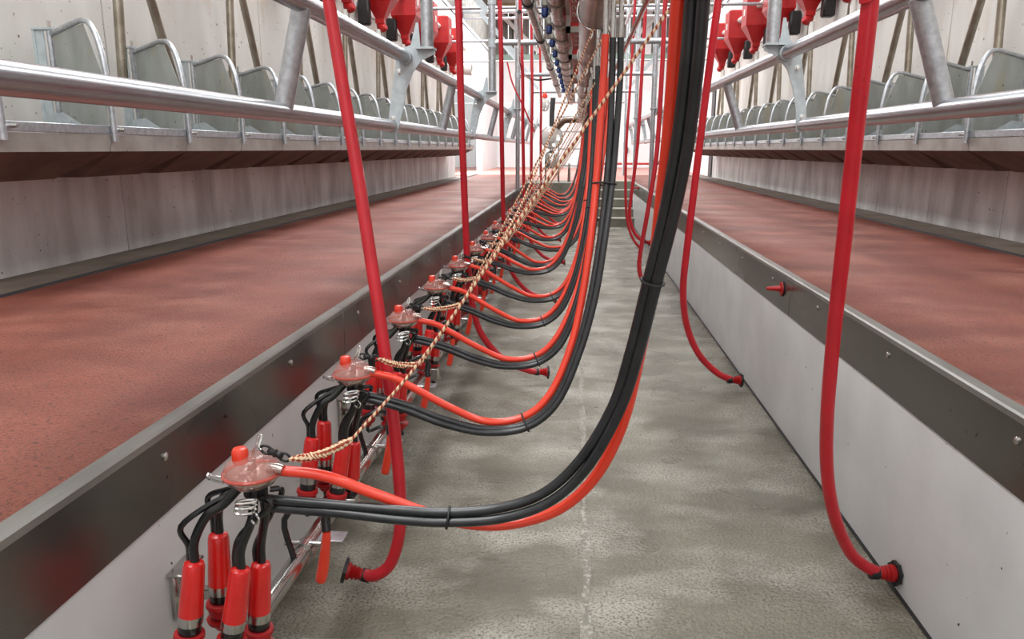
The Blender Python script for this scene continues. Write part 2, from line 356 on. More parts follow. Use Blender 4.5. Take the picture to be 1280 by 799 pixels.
# ------------------------------------------------------------------ feed troughs, dividers
def sidept(sg):
    """sg -1 left, +1 right; maps distance from wall u, along y v, height z"""
    wx = WL if sg < 0 else WR
    return lambda u, v, z: Vector((wx - sg * u, v, z))
def make_trough(sg):
    P = sidept(sg); root = empty('feed_trough', P(.63, 0, 1.34)); inv = root.location.copy()
    S = .745
    # v=0 at the foot of the loop tube; trough bay spans v 0 .. S
    m = MB(); e = .004
    ends = []
    for v0, v1 in ((e, .10), (S - e, S - .10)):
        ends.append([P(.61, v0, 1.56), P(.612, v0, 1.488), P(.36, v1, 1.355), P(.005, v1, 1.355), P(.005, v0, 1.56)])
    a, b = ends
    m.add([tuple(p) for p in a + b], [(0, 1, 6, 5), (3, 4, 9, 8), (0, 4, 3, 2, 1), (5, 6, 7, 8, 9), (1, 2, 7, 6), (2, 3, 8, 7)])
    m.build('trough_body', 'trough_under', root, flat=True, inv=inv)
    m = MB(); q1 = P(.606, .012, 1.57); q2 = P(.620, S + .0, 1.612)
    m.bbox(tuple(q1), tuple(q2), .003); m.build('front_strip', 'galv', root, inv=inv)
    MB().prism([P(.614, .01, 1.567), P(.614, S + .01, 1.567), P(.614, S - .03, 1.487), P(.614, -.025, 1.487)], P(.003, 0, 0) - P(0, 0, 0)).build('front_skirt', 'trough', root, inv=inv)
    MB().tube([P(.618, .055, 1.592), P(.655, .055, 1.592)], .009, 8).build('bolt', 'chrome', root, inv=inv)
    # divider panel from hinge (u .18, v .27) to loop front (u .63, v 0)
    D = lambda s, z: P(.18 + .45 * s, .27 - .27 * s, z)
    pan = [D(.03, 1.50), D(.9, 1.50), D(.93, 1.84), D(.66, 2.105), D(.03, 2.085)]
    MB().prism([p + Vector((0, -.0015, 0)) for p in pan], (0, .003, 0)).build('divider_panel', 'panel', root, flat=True, inv=inv)
    loop = [D(0, 2.085), D(.35, 2.108), D(.6, 2.122), D(.76, 2.105), D(.88, 2.035), D(.95, 1.93), D(.99, 1.80), D(1.005, 1.68), D(1.01, 1.535)]
    MB().tube(crom(loop, 4), .0145, 10).build('loop_tube', 'galv', root, inv=inv)
    m = MB().tube([P(.172, .268, 1.5), P(.172, .268, 2.11)], .016, 8); m.build('hinge_post', 'galv', root, inv=inv)
    m = MB(); m.span(tuple(P(.10, .255, 1.5)), tuple(P(.145, .262, 2.11))); m.span(tuple(P(.085, .25, 1.5)), tuple(P(.10, .29, 2.11))); m.span(tuple(P(.085, .245, 2.105)), tuple(P(.19, .29, 2.115)))
    m.build('hinge_bracket', 'plate', root, inv=inv)
    m = MB().tube([P(.172, .268, 2.11), P(.172, .268, 2.15)], .008, 6); m.build('hinge_bolt', 'chrome', root, inv=inv)
    kp = [D(.05 - .35, 1.50), D(.3, 1.50), D(.34, 1.60), D(.02, 1.70), D(-.25, 1.62)]
    MB().prism([P(.22, .05, 1.58), P(.42, .07, 1.58), P(.42, .07, 1.62), P(.33, .06, 1.68), P(.26, .05, 1.67)], (0, .004, 0)).build('end_plate', 'plate', root, inv=inv)
    return root
for sg, y0, n, side in ((-1, 2.925, 19, 'left'), (1, 4.52, 18, 'right')):
    root = make_trough(sg); index_tree(root); base = root.location.copy()
    for i in range(n):
        o = root if i == 0 else copy_tree(root)
        o.location = base + Vector((0, y0 + .7475 * i, 0))
        tag(o, 'galvanised feed trough with divider on the %s wall, %s' % (side, nth(i, 'one')), 'feed trough', 'feed troughs along the %s wall' % side)

# ------------------------------------------------------------------ feed dispensers with their tubes
def make_dispenser(sg):
    P = sidept(sg); root = empty('feed_dispenser', P(.25, 0, 3.0)); inv = root.location.copy()
    h = .19
    m = MB()
    def ring(z, u0, u1, v): return [P(u0, -v, z), P(u1, -v, z), P(u1, v, z), P(u0, v, z)]
    rs = [ring(3.94, .12, .42, h - .02), ring(3.92, .09, .47, h), ring(3.46, .09, .47, h), ring(3.20, .20, .32, .055), ring(3.14, .20, .32, .055)]
    vs = [p for r in rs for p in r]; fs = [(0, 3, 2, 1), (16, 17, 18, 19)]
    for k in range(4):
        for q in range(4): fs.append((k * 4 + q, k * 4 + (q + 1) % 4, k * 4 + 4 + (q + 1) % 4, k * 4 + 4 + q))
    m.add(vs, fs); b = m.build('hopper', 'red', root, flat=True, inv=inv)
    MB().span(tuple(P(.471, -.06, 3.62)), tuple(P(.474, .03, 3.72))).build('sticker', 'white', b, inv=inv)
    MB().tube(crom([P(.25, .0, 3.17), P(.255, .0, 3.11), P(.29, -.03, 3.08), P(.34, -.06, 3.10)], 4), [.05, .05, .05, .05, .052, .055, .057, .056, .056, .056, .054, .05, .035], 12).build('outlet_elbow', 'red', root, inv=inv)
    MB().bbox(tuple(P(.04, -.34, 3.08)), tuple(P(.19, -.20, 3.40)), .02).build('motor_cover', 'blackp', root, inv=inv)
    MB().tube([P(.235, -.05, 3.06), P(.23, -.06, 2.9), P(.2, -.1, 1.75)], .03, 12).build('drop_tube', 'tube', root, inv=inv)
    MB().tube([P(.235, .03, 3.06), P(.23, .06, 2.9), P(.2, .60, 1.75)], .03, 12).build('drop_tube', 'tube', root, inv=inv)
    MB().tube([P(.235, -.05, 3.06), P(.232, -.055, 2.88)], .036, 12).build('tube_collar', 'white', root, inv=inv)
    return root
for sg, y0, n, side in ((-1, 4.60, 9, 'left'), (1, 5.95, 8, 'right')):
    root = make_dispenser(sg); index_tree(root); base = root.location.copy()
    for i in range(n):
        o = root if i == 0 else copy_tree(root)
        o.location = base + Vector((0, y0 + 1.49 * i, 0))
        tag(o, 'red feed dispenser with two steel drop tubes on the %s wall, %s' % (side, nth(i, 'one')), 'feed dispenser', 'feed dispensers along the %s wall' % side)
    P = sidept(sg)
    tag(MB().tube([P(.28, 3.5, 3.75), P(.28, 18.2, 3.75)], .045, 12).build('auger_pipe', 'white'), 'white feed auger pipe running through the %s row of red hoppers' % side, 'pipe')
# white pipe end with dark mouth near the back left
o = MB().tube([(-2.85, 17.2, 3.22), (-2.35, 17.2, 3.2)], .13, 16, cap=False).tube([(-2.85, 17.2, 3.22), (-2.35, 17.2, 3.2)], .11, 16, cap=False).build('duct_pipe', 'white')
tag(o, 'short white duct pipe with a dark open mouth high at the far left', 'pipe')

# ------------------------------------------------------------------ rails and portal frames
PORT = [4.94, 8.65, 12.3, 15.95, 19.6]; YM0 = 1.25
for side, xl, xu, zu in (('left', -1.2, -1.1, 2.065), ('right', 1.385, 1.25, 2.065)):
    root = tag(empty('rump_rail', (xl, 5, 1.0)), 'galvanised double rump rail along the %s standing platform' % side, 'rail'); inv = Vector((xl, 5, 1.0))
    MB().tube([(xl, YN, 1.645), (xl, 19.8, 1.645)], .038, 20).build('lower_rail', 'galv_rail', root, inv=inv)
    ys = [YM0 - 3.7, YM0] + PORT
    for a, b in zip(ys[:-1], ys[1:]):
        MB().tube([(xu, a + .03, zu), (xu, b - .03, zu)], .041, 18).build('upper_rail', 'galv_rail', root, inv=inv)
        MB().tube([(xl, (a + b) / 2, 1.66), (xu, (a + b) / 2, zu - .02)], .038, 16).build('brace', 'galv', root, inv=inv)
def gusset(sg, xp, xu, xl, Y, root, inv):
    # arched plate: horn beside the post, foot plate, curved leg down to the lower rail
    s = -1 if sg < 0 else 1
    A = lambda dx, z: (xp + s * dx, Y - .006, z)
    W = abs(xl - xp)
    out = [(W - .035, 1.60), (W + .03, 1.60), (W + .01, 1.75), (W - .02, 1.93), (W - .045, 2.06), (W - .09, 2.12), (.105, 2.14), (.07, 2.27), (.055, 2.27), (.045, 2.13),
           (-.045, 2.105), (-.05, 2.085), (.04, 2.045), (.10, 1.97), (.14, 1.87), (.17, 1.74)]
    pl = MB().prism([A(dx, z) for dx, z in out], (0, .012, 0)).build('gusset_plate', 'plate', root, inv=inv)
    m = MB().box((xp + s * .01, Y, 2.115), (.115, .12, .012)); m.build('foot_plate', 'plate', root, inv=inv)
    for dx, z in ((W - .06, 1.98), (W - .01, 1.69)):
        c = A(dx, z); MB().lathe([(.018, 0), (.018, .004), (.011, .005), (.011, .016), (0, .017)], c, (0, -1, 0), 8).build('bolt', 'chrome', pl, inv=inv)
    m = MB().tube([(xu, Y - .05, 2.065), (xu, Y + .05, 2.065)], .048, 16); m.build('rail_clamp', 'plate', root, inv=inv)
for i, Y in enumerate([YM0] + PORT):
    root = empty('portal_frame', (0, Y, 2.12)); inv = Vector((0, Y, 2.12))
    lab = 'galvanised portal frame over the pit, ' + nth(i, 'one')
    tag(root, lab, 'frame', 'portal frames over the pit')
    for sg, xp, xu, xl in ((-1, -.955, -1.1, -1.2), (1, 1.165, 1.25, 1.385)):
        MB().tube([(xp, Y, 2.12), (xp, Y, 5.2)], .040, 16).build('post', 'galv', root, inv=inv)
        for z in (2.58, 3.02): MB().tube([(xp, Y, z), (xp, Y, z + .09)], .047, 14).build('post_collar', 'plate', root, inv=inv)
        gusset(sg, xp, xu, xl, Y, root, inv)
        d = sg
        m = MB().prism([(xp + d * .03, Y - .05, 2.98), (xp + d * .07, Y - .05, 2.92), (xp + d * .60, Y - .05, 3.52), (xp + d * .56, Y - .05, 3.58)], (0, .012, 0)); m.build('diagonal_plate', 'plate', root, inv=inv)
        if i >= 2: MB().tube([(xp + .0, Y, .845), (xp + .0, Y, 2.12)], .034, 12).build('leg', 'galv', root, inv=inv) if i >= 3 else None
    MB().tube([(-.955, Y, 2.63), (1.165, Y, 2.63)], .029, 14).build('cross_bar', 'galv', root, inv=inv)
    MB().tube([(-2.9, Y, 3.62), (3.1, Y, 3.62)], .024, 10).build('cross_bar', 'galv', root, inv=inv)
tag(MB().tube([(-5, 20.4, 4.92), (5.2, 20.4, 4.92)], .05, 10).tube([(-5, 20.4, 4.76), (5.2, 20.4, 4.76)], .03, 8).build('tie_tube', 'galv'), 'pale horizontal tie tubes spanning the shed under the roof at the back', 'tube')

# ------------------------------------------------------------------ overhead pipe lines
def pipeline(name, x, z, r, mt, y0, y1, label):
    root = tag(empty(name, (x, y0, z)), label, 'pipe'); inv = Vector((x, y0, z)); MB().tube([(x, y0, z), (x, y1, z)], r, 24).build('pipe', mt, root, inv=inv); return root, inv
MX, MZ = .062, 2.05
ml, inv = pipeline('milk_line', MX, MZ, .066, 'pipe', -1.0, 15.2, 'thick dull stainless milk line hanging over the middle of the pit')
y = 1.8
while y < 15:
    m = MB(); cx, cz = MX, MZ
    m.tube([(cx + math.cos(a) * .073, y, cz + math.sin(a) * .073) for a in [math.radians(-80 - 8 * k) for k in range(0, 36)]], .0045, 6)
    m.tube(crom([(cx - .012, y, cz - .072), (cx - .012, y, cz - .10), (cx - .026, y, cz - .115)], 3), .0045, 6)
    m.tube(crom([(cx + .012, y, cz - .072), (cx + .012, y, cz - .10), (cx + .026, y, cz - .115)], 3), .0045, 6)
    m.build('wire_hanger', 'chrome', ml, inv=inv); y += 1.49
pb, inv = pipeline('vacuum_line', -.140, 2.4, .068, 'pipe', -1.0, 15.2, 'stainless vacuum line with pale clamps beside the milk line')
y = 1.9
while y < 15.2:
    MB().tube([(-.14, y - .03, 2.4), (-.14, y + .03, 2.4)], .074, 20).build('clamp', 'grey_pipe', pb, inv=inv); y += .745
pa, inv = pipeline('wash_line', -.362, 2.5, .036, 'pipe', -1.0, 15.2, 'thin stainless wash line with black rubber clamps, leftmost overhead')
for y in (1.9, 3.7, 5.6, 7.4, 9.9, 12.4): MB().tube([(-.362, y - .035, 2.5), (-.362, y + .035, 2.5)], .046, 16).build('rubber_clamp', 'blackp', pa, inv=inv)
for x in (-.72, .86):
    s = 'left' if x < 0 else 'right'
    hl, inv = pipeline('drop_line', x, 3.78, .03, 'galv', .5, 15.0, 'galvanised header pipe feeding the %s crimson drop hoses' % s)
# black cable loop from the wash line to a cross bar
tag(MB().tube(crom([at(649, 15, Y=5.0), at(649, 60, Y=7.0), at(650, 80, Y=9), at(657, 95, Y=11), at(672, 100, Y=12.25), at(692, 98, Y=12.25)], 6), .014, 8).build('drain_tube', 'black'), 'thin black tube looping down from the overhead wash line', 'tube')
# red control boxes in grey rack
rack = tag(empty('control_rack', (-.03, 3.4, 2.2)), 'pale grey rack holding red control housings between the overhead pipes', 'rack'); inv = Vector((-.03, 3.4, 2.2))
m = MB(); x0 = -.042
for z in (2.16,): m.span((x0 - .035, 2.6, 2.22), (x0 - .012, 12.5, 2.27))
for y in (3.28, 4.42, 5.7, 7.2, 9.0): m.span((x0 - .035, y, 2.13), (.05, y + .05, 2.16)); m.span((x0 - .035, y, 2.13), (x0 - .01, y + .05, 2.3))
m.build('frame', 'grey_pipe', rack, inv=inv)
for y in (3.36, 4.5, 5.8, 7.3):
    b = MB().bbox((x0 - .01, y, 2.165), (.012, y + .98, 2.40), .006).build('control_housing', 'red', rack, inv=inv)
    for k in range(4):
        c = Vector((-.022, y + .14 + k * .19, 2.1635)); m = MB()
        for dx in (-.009, .009):
            m.tube([c + Vector((dx + .0075 * math.cos(a), .055 * math.sin(a), 0)) for a in [math.pi * 2 * q / 14 for q in range(14)]], .0016, 5, closed=True)
        m.build('printed_mark', 'white', b, inv=inv)
# pulsators
pz = empty('pulsator', (-.27, 0, 2.42)); inv = Vector((-.27, 0, 2.42))
MB().bbox((-.255, -.035, 2.40), (-.205, .035, 2.47), .012).build('body', 'grey_pipe', pz, inv=inv)
MB().lathe([(.02, 0), (.024, .01), (.024, .05), (.015, .06), (0, .061)], (-.230, 0, 2.40), (0, 0, -1), 14).build('cap', 'blue', pz, inv=inv)
MB().tube(crom([(-.25, 0, 2.45), (-.285, .01, 2.46), (-.30, .05, 2.42), (-.27, .10, 2.38), (-.21, .11, 2.39)], 4), .007, 7).build('outlet_tube', 'chrome', pz, inv=inv)
index_tree(pz)
for i in range(11):
    o = pz if i == 0 else copy_tree(pz); o.location = (-.27, 4.5 + .745 * i, 2.42)
    tag(o, 'small blue-capped pulsator beside the overhead vacuum line, ' + nth(i, 'one'), 'pulsator', 'pulsators on the vacuum line')

# ------------------------------------------------------------------ cluster rail on the left pit wall
RX, RZ = -.775, .352
rail = tag(empty('cluster_rail', (XL, 5, RZ)), 'stainless cluster rail on wall brackets along the left pit wall', 'rail'); inv = Vector((XL, 5, RZ))
MB().tube([(RX, -.5, RZ), (RX, 14.6, RZ)], .025, 18).build('rail_tube', 'stainless', rail, inv=inv)
y = 1.63 - 1.34
while y < 14.5:
    m = MB().bbox((XL, y - .04, .345), (XL + .02, y + .04, .475), .006); m.bbox((XL, y - .05, .475), (XL + .05, y + .05, .485), .003); bp = m.build('wall_bracket', 'stainless', rail, inv=inv)
    for z in (.375, .445): MB().lathe([(.012, 0), (.012, .006), (0, .007)], (XL + .02, y, z), (1, 0, 0), 6).build('bolt', 'chrome', bp, inv=inv)
    MB().bbox((XL + .02, y - .014, .395), (RX + .005, y + .014, .423), .004).build('bracket_arm', 'stainless', rail, inv=inv)
    y += 1.335
for i in range(18):
    y = 1.484 + .745 * i + .72
    MB().bbox((RX - .035, y - .004, RZ - .03), (RX + .075, y + .05, RZ + .036), .003).build('joint_plate', 'stainless', rail, inv=inv) if i % 2 == 0 else None
    m = MB().tube([(RX, y - .28, RZ), (RX, y - .24, RZ)], .031, 16); m.tube([(RX - .06, y - .26, RZ + .02), (RX + .05, y - .26, RZ + .02)], .008, 8); m.build('pipe_clamp', 'stainless', rail, inv=inv)
    MB().bbox((RX + .02, y - .22, RZ + .004), (RX + .10, y - .16, RZ + .010), .002).build('side_plate', 'galv', rail, inv=inv)

# ------------------------------------------------------------------ milking clusters
C0 = Vector((-.70, 1.484, .805)); PIT = .745; NC = 18
CUPS = [(-.128, -.045, -.195), (-.112, .040, -.172), (-.030, -.030, -.215), (-.018, .045, -.245)]
CDIR = [(-.13, -.06, -1), (-.04, -.02, -1), (-.18, -.05, -1), (-.1, 0, -1)]
def make_cluster():
    root = empty('milking_cluster', C0)
    Z = Vector((0, 0, 0))
    lo = MB().lathe([(.006, -.035), (.03, -.033), (.048, -.022), (.057, -.010), (.0605, -.002), (.0605, .001), (.056, 0), (.050, -.010), (.036, -.020), (.012, -.026), (.010, .034), (.0, .035)], Z, n=28); lo.build('bowl_base', 'bowl_low', root)
    MB().lathe([(.0605, .001), (.062, .004), (.061, .009), (.056, .022), (.045, .034), (.03, .041), (.012, .044), (.0, .0445)], Z, n=28).build('bowl', 'bowl', root)
    MB().tube([(.0605 * math.cos(a), .0605 * math.sin(a), .001) for a in [2 * math.pi * k / 32 for k in range(32)]], .0045, 8, closed=True).build('bowl_rim', 'bowl_rim', root)
    MB().lathe([(.016, .028), (.018, .034), (.0175, .056), (.014, .062), (.007, .064), (0, .0645)], (-.018, -.012, 0), n=16).build('cap', 'orange', root)
    MB().tube([(.040, -.005, .016), (.062, -.007, .016), (.074, -.008, .013)], [.013, .012, .0115], 12).build('outlet_spout', 'bowl_low', root)
    w = MB().tube(crom([(.0, .0, .02), (.008, .0, .05), (.016, .0, .066), (.022, .004, .088), (.028, .0, .085), (.024, -.008, .066), (.03, -.01, .058)], 5), .003, 7)
    w.build('wire_bail', 'chrome', root)
    w = MB().tube(crom([(-.05, -.01, -.012), (-.078, -.02, -.002), (-.088, -.022, .004), (-.084, -.03, -.004), (-.052, -.026, -.014)], 4), .003, 7); w.build('side_loop', 'chrome', root)
    w = MB()
    for k in range(3): w.tube([(.006 - .004 * k + .024 * math.cos(a), -.05 + .003 * k, -.044 - .012 * k + (.004 + .003 * k) * math.sin(a) + .004 * math.cos(a)) for a in [2 * math.pi * q / 14 for q in range(14)]], .0032, 6, closed=True)
    w.tube(crom([(.024, -.05, -.07), (.032, -.055, -.082), (.024, -.055, -.093), (.014, -.05, -.088)], 4), .0028, 6); w.build('hanging_spring', 'chrome', root)
    for (cx, cy, cz), d in zip(CUPS, CDIR):
        d = Vector(d).normalized(); o = Vector((cx, cy, cz))
        cup = MB().lathe([(.0, -.002), (.014, -.001), (.021, .004), (.0235, .014), (.0245, .05), (.0268, .13)], o, d, 20).build('teat_cup', 'shell', root)
        MB().lathe([(.0268, .128), (.0272, .130), (.0272, .150), (.0255, .151)], o, d, 20).build('metal_band', 'stainless', cup)
        MB().lathe([(.0250, .150), (.0252, .172), (.024, .176)], o, d, 20).build('rubber_sleeve', 'black', cup)
        MB().lathe([(.026, .172), (.033, .175), (.034, .184), (.030, .188), (.028, .205), (.018, .212)], o, d, 20).build('mouthpiece', 'red', cup)
        # two short tubes: thick milk tube and thin pulse tube
        v = Vector((cx, cy, 0)); a0 = Vector((-.022 if cx < -.06 else .012, -.02 if cy < 0 else .022, -.026))
        mid = (a0 + o) * .5 + Vector((-.018 if cx < -.06 else .014, -.008, .022))
        MB().tube(crom([a0, a0 + (mid - a0) * .5 + Vector((0, 0, -.006)), mid, o + Vector((.004, 0, .045)), o + Vector((.003, 0, -.004)) + d * .01], 5), [.0105] * 21, 10).build('short_milk_tube', 'black', root)
        b0 = a0 + Vector((-.02 if cx < -.06 else .016, .0, .0)); out = Vector((-.055 if cx < -.06 else .03, -.01 if cy < 0 else .02, 0))
        MB().tube(crom([b0 + Vector((0, 0, -.022)), b0 + out * .7 + Vector((0, 0, -.035)), o + out * .36 + Vector((0, 0, .085)), o + Vector((-.012, .004, .035)), o + Vector((-.012, .004, 0)) + d * .012], 5), [.0068] * 21, 8).build('short_pulse_tube', 'black', root)
    MB().lathe([(.026, -.034), (.026, -.05), (.016, -.062), (.0, -.063)], (.005, 0, 0), n=14).build('pulse_block', 'blackp', root)
    return root
root = make_cluster(); index_tree(root); CL = []
for i in range(NC):
    o = root if i == 0 else copy_tree(root)
    o.location = C0 + Vector((random.uniform(-.006, .006) if i else 0, PIT * i, random.uniform(-.008, .008) if i else 0))
    o.rotation_euler.z = random.uniform(-.12, .12) if i else 0; CL.append(o)
    tag(o, 'milking cluster with clear bowl and four red cups, ' + nth(i, 'one'), 'milking cluster', 'milking clusters hanging in a row')
# wash jetters on the rail: four red cups and a red hanging loop
jt = empty('wash_jetter', (RX, 1.484, RZ)); inv = Vector((RX, 1.484, RZ))
for (cx, cy, cz), d in zip(CUPS, CDIR):
    p = C0 + Vector((cx, cy, cz)) + Vector(d).normalized() * .214; p.z = min(p.z, .43); 
    MB().lathe([(.0, -.02), (.014, -.018), (.02, -.005), (.031, .002), (.034, .012), (.030, .013), (.0, .008)], p - Vector((0, 0, .014)), (0, 0, 1), 16).build('jetter_cup', 'red', jt, inv=inv)
    MB().tube(crom([p + Vector((0, 0, -.03)), p + Vector((0, .01, -.06)), (RX - .03, p.y + .02, RZ + .005), (RX, p.y + .03, RZ + .005)], 3), .007, 7).build('jetter_tube', 'black', jt, inv=inv)
q = Vector((RX + .085, 1.90, .44))
MB().tube(crom([q + Vector((.0, .02, .06)), q + Vector((-.005, .01, .03)), q], 3), .014, 10).build('sleeve', 'black', jt, inv=inv)
MB().tube(crom([q, q + Vector((-.006, 0, -.05)), q + Vector((-.016, 0, -.11)), q + Vector((-.026, 0, -.155)), q + Vector((-.028, 0, -.163))], 4), [.011, .012, .0125, .013, .0135, .0145, .015, .0155, .016, .0165, .017, .0165, .016, .0145, .012, .009, .003], 12).build('hanging_plug', 'orange', jt, inv=inv)
MB().tube(crom([q + Vector((0, .02, .06)), (RX + .05, 1.88, RZ + .19), (RX - .02, 1.86, RZ + .14), (RX, 1.86, RZ + .02)], 4), .009, 8).build('supply_tube', 'black', jt, inv=inv)
index_tree(jt)
for i in range(NC):
    o = jt if i == 0 else copy_tree(jt); o.location = Vector((RX, 1.484 + PIT * i, RZ))
    tag(o, 'red wash jetter set on the cluster rail under the ' + ('nearest' if i == 0 else ORD[i]) + ' milking cluster', 'wash jetter', 'wash jetters on the cluster rail')

# ------------------------------------------------------------------ long hoses from the milk line to each cluster
def hose_set(i, milk, pulses, tie_pts, stub):
    root = empty('hose_bundle', milk[0]); inv = Vector(milk[0])
    MB().tube(crom(milk, 8), .0122, 12).build('milk_hose', 'orange', root, inv=inv)
    for p in pulses: MB().tube(crom(p, 8), .0108, 12).build('pulse_hose', 'black_hose', root, inv=inv)
    for (k, rx) in tie_pts:
        m0 = Vector(milk[k]) if rx == 0 else Vector(pulses[0][k]); t = (Vector(milk[k + 1]) - Vector(milk[k - 1])).normalized()
        u = Vector(pulses[1][k]) - m0; u = (u - t * u.dot(t)); ul = max(u.length * .5 + .0135, .018); u = u.normalized() if u.length > 1e-5 else t.orthogonal(); w_ = t.cross(u)
        c = (m0 + Vector(pulses[1][k])) / 2
        MB().tube([c + u * math.cos(a) * ul + w_ * math.sin(a) * (.0185 if rx == 0 else .0145) for a in [2 * math.pi * q / 18 for q in range(18)]], .003, 6, closed=True).build('tie', 'blackp', root, inv=inv)
    for s in stub:
        MB().tube(s, .0085, 10).build('steel_stub', 'stainless', root, inv=inv)
    tag(root, 'orange milk hose and two black pulse hoses feeding the ' + ('nearest' if i == 0 else ORD[i]) + ' milking cluster', 'hoses', 'hose bundles from the milk line')
    return root
c = C0
def path(px): return [at(x, y, Y=Y) for x, y, Y in px]
milk1 = path([(853, -34, 1.22), (848, 0, 1.24), (843, 80, 1.28), (836, 170, 1.33), (826, 260, 1.38), (816, 350, 1.42), (800, 440, 1.47), (778, 530, 1.5), (745, 595, 1.52), (700, 636, 1.53), (640, 655, 1.53), (585, 655, 1.52), (530, 640, 1.51), (470, 618, 1.50), (405, 595, 1.49), (350, 588, 1.484)])
pa1 = path([(868, -34, 1.20), (864, 0, 1.22), (858, 80, 1.25), (846, 180, 1.30), (830, 270, 1.34), (810, 352, 1.38), (788, 440, 1.42), (765, 510, 1.45), (725, 575, 1.47), (680, 616, 1.48), (625, 635, 1.48), (560, 641, 1.48), (500, 638, 1.48), (430, 632, 1.48), (370, 627, 1.48), (334, 624, 1.48)])
pb1 = path([(884, -34, 1.19), (879, 0, 1.21), (872, 80, 1.24), (860, 180, 1.29), (842, 270, 1.33), (821, 352, 1.37), (799, 440, 1.41), (776, 510, 1.44), (736, 582, 1.46), (688, 627, 1.47), (628, 648, 1.47), (560, 653, 1.47), (500, 650, 1.47), (430, 642, 1.475), (370, 637, 1.48), (336, 634, 1.48)])
hose_set(0, milk1, [pa1, pb1], [(5, 1), (11, 1)], [])
milk2 = path([(757, 43, 2.55), (754, 100, 2.55), (750, 160, 2.52), (745, 230, 2.48), (738, 300, 2.42), (728, 370, 2.37), (713, 435, 2.32), (688, 492, 2.28), (655, 521, 2.26), (608, 527, 2.25), (560, 508, 2.24), (515, 484, 2.235), (490, 472, 2.23), (463, 466, 2.229)])
pa2 = path([(766, 47, 2.55), (765, 100, 2.55), (763, 160, 2.52), (758, 230, 2.47), (750, 300, 2.41), (738, 372, 2.35), (720, 440, 2.30), (693, 500, 2.26), (656, 531, 2.24), (605, 536, 2.23), (555, 524, 2.225), (510, 507, 2.22), (475, 497, 2.22), (452, 492, 2.22)])
pb2 = path([(776, 47, 2.55), (775, 100, 2.55), (771, 160, 2.52), (765, 230, 2.47), (756, 300, 2.40), (744, 372, 2.34), (725, 440, 2.29), (697, 503, 2.25), (658, 535, 2.23), (604, 541, 2.22), (553, 530, 2.215), (508, 513, 2.21), (474, 503, 2.215), (452, 498, 2.22)])
c1 = C0 + Vector((0, PIT, 0))
for i in range(1, NC):
    rnd = random.Random(i * 5 + 1); sag = rnd.uniform(-.05, .05) if i > 1 else 0; sx = rnd.uniform(-.07, .05) if i > 1 else 0; dy = rnd.uniform(-.12, .12) if i > 1 else 0
    def tr(ps):
        out = []; n = len(ps)
        for k, p in enumerate(ps):
            t = k / (n - 1); bell = math.sin(math.pi * min(1, max(0, t))) ** 1.5
            top = 1 - min(1, t * 2.0)
            out.append(Vector((p.x + sx * bell, p.y + PIT * (i - 1) + dy * top, p.z + sag * bell)))
        return out
    a, b, d = tr(milk2), tr(pa2), tr(pb2)
    if i > 1 and i % 3 != 1:
        for q in range(len(a)):
            wq = max(0, 1 - q / 7); ax = a[q].x; sh = d[q].x - ax; a[q].x += (sh + .01) * wq; d[q].x += -(sh) * wq * .6 - .0 * wq; b[q].x -= sh * .55 * wq
            a[q].y += .02 * wq; a[q].z += -.02 * wq if q > 0 else 0
    stubs = [[p[0] - Vector((0, 0, .01)), p[0] + Vector((0, .0, .11)), Vector((MX + .03, p[0].y, MZ))] for p in (a, b, d)]
    hose_set(i, a, [b, d], [(4 if i > 1 else 3, 0), (8, 0)], stubs)

# ------------------------------------------------------------------ ropes and swivels
def rope(i, start, knot_end, ups, double=False):
    root = empty('pull_rope', start); inv = Vector(start); st, ke = Vector(start), Vector(knot_end)
    n = max(10, int((ke - st).length / .006)); d = (ke - st); L = d.length; d = d / L; u = d.orthogonal().normalized(); w_ = d.cross(u)
    # plaited section: three interleaved strands
    sag = lambda t: Vector((0, 0, -.012 * math.sin(math.pi * t)))
    m = MB()
    for s in range(3):
        ps = []
        for k in range(n + 1):
            t = k / n; a = t * L / .028 * 2 * math.pi + s * 2.094; tp = min(1, t * 6, (1 - t) * 6 + .25); ps.append(st + d * (L * t) + sag(t) + (u * math.cos(a) + w_ * math.sin(a)) * .0062 * tp)
        m.tube(ps, .0048, 6)
    m.build('plaited_section', 'rope', root, inv=inv)
    MB().tube(crom([ke] + [Vector(p) for p in ups], 6), .0034, 8).build('rope_line', 'rope', root, inv=inv)
    return root
def swivel(i, claw, end):
    root = empty('swivel_link', claw); inv = Vector(claw); a, b = Vector(claw), Vector(end); d = (b - a)
    m = MB()
    for f in (.18, .82):
        c_ = a + d * f; u = d.normalized(); w_ = u.cross(Vector((0, 1, 0))).normalized()
        m.tube([c_ + u * math.cos(q) * .013 + w_ * math.sin(q) * .009 for q in [2 * math.pi * k / 14 for k in range(14)]], .0032, 6, closed=True)
    m.build('link_ring', 'blackp', root, inv=inv)
    MB().lathe([(.004, -.018), (.009, -.012), (.007, -.004), (.010, .0), (.007, .004), (.009, .012), (.004, .018)], a + d * .5, d, 12).build('swivel_barrel', 'blackp', root, inv=inv)
    return root
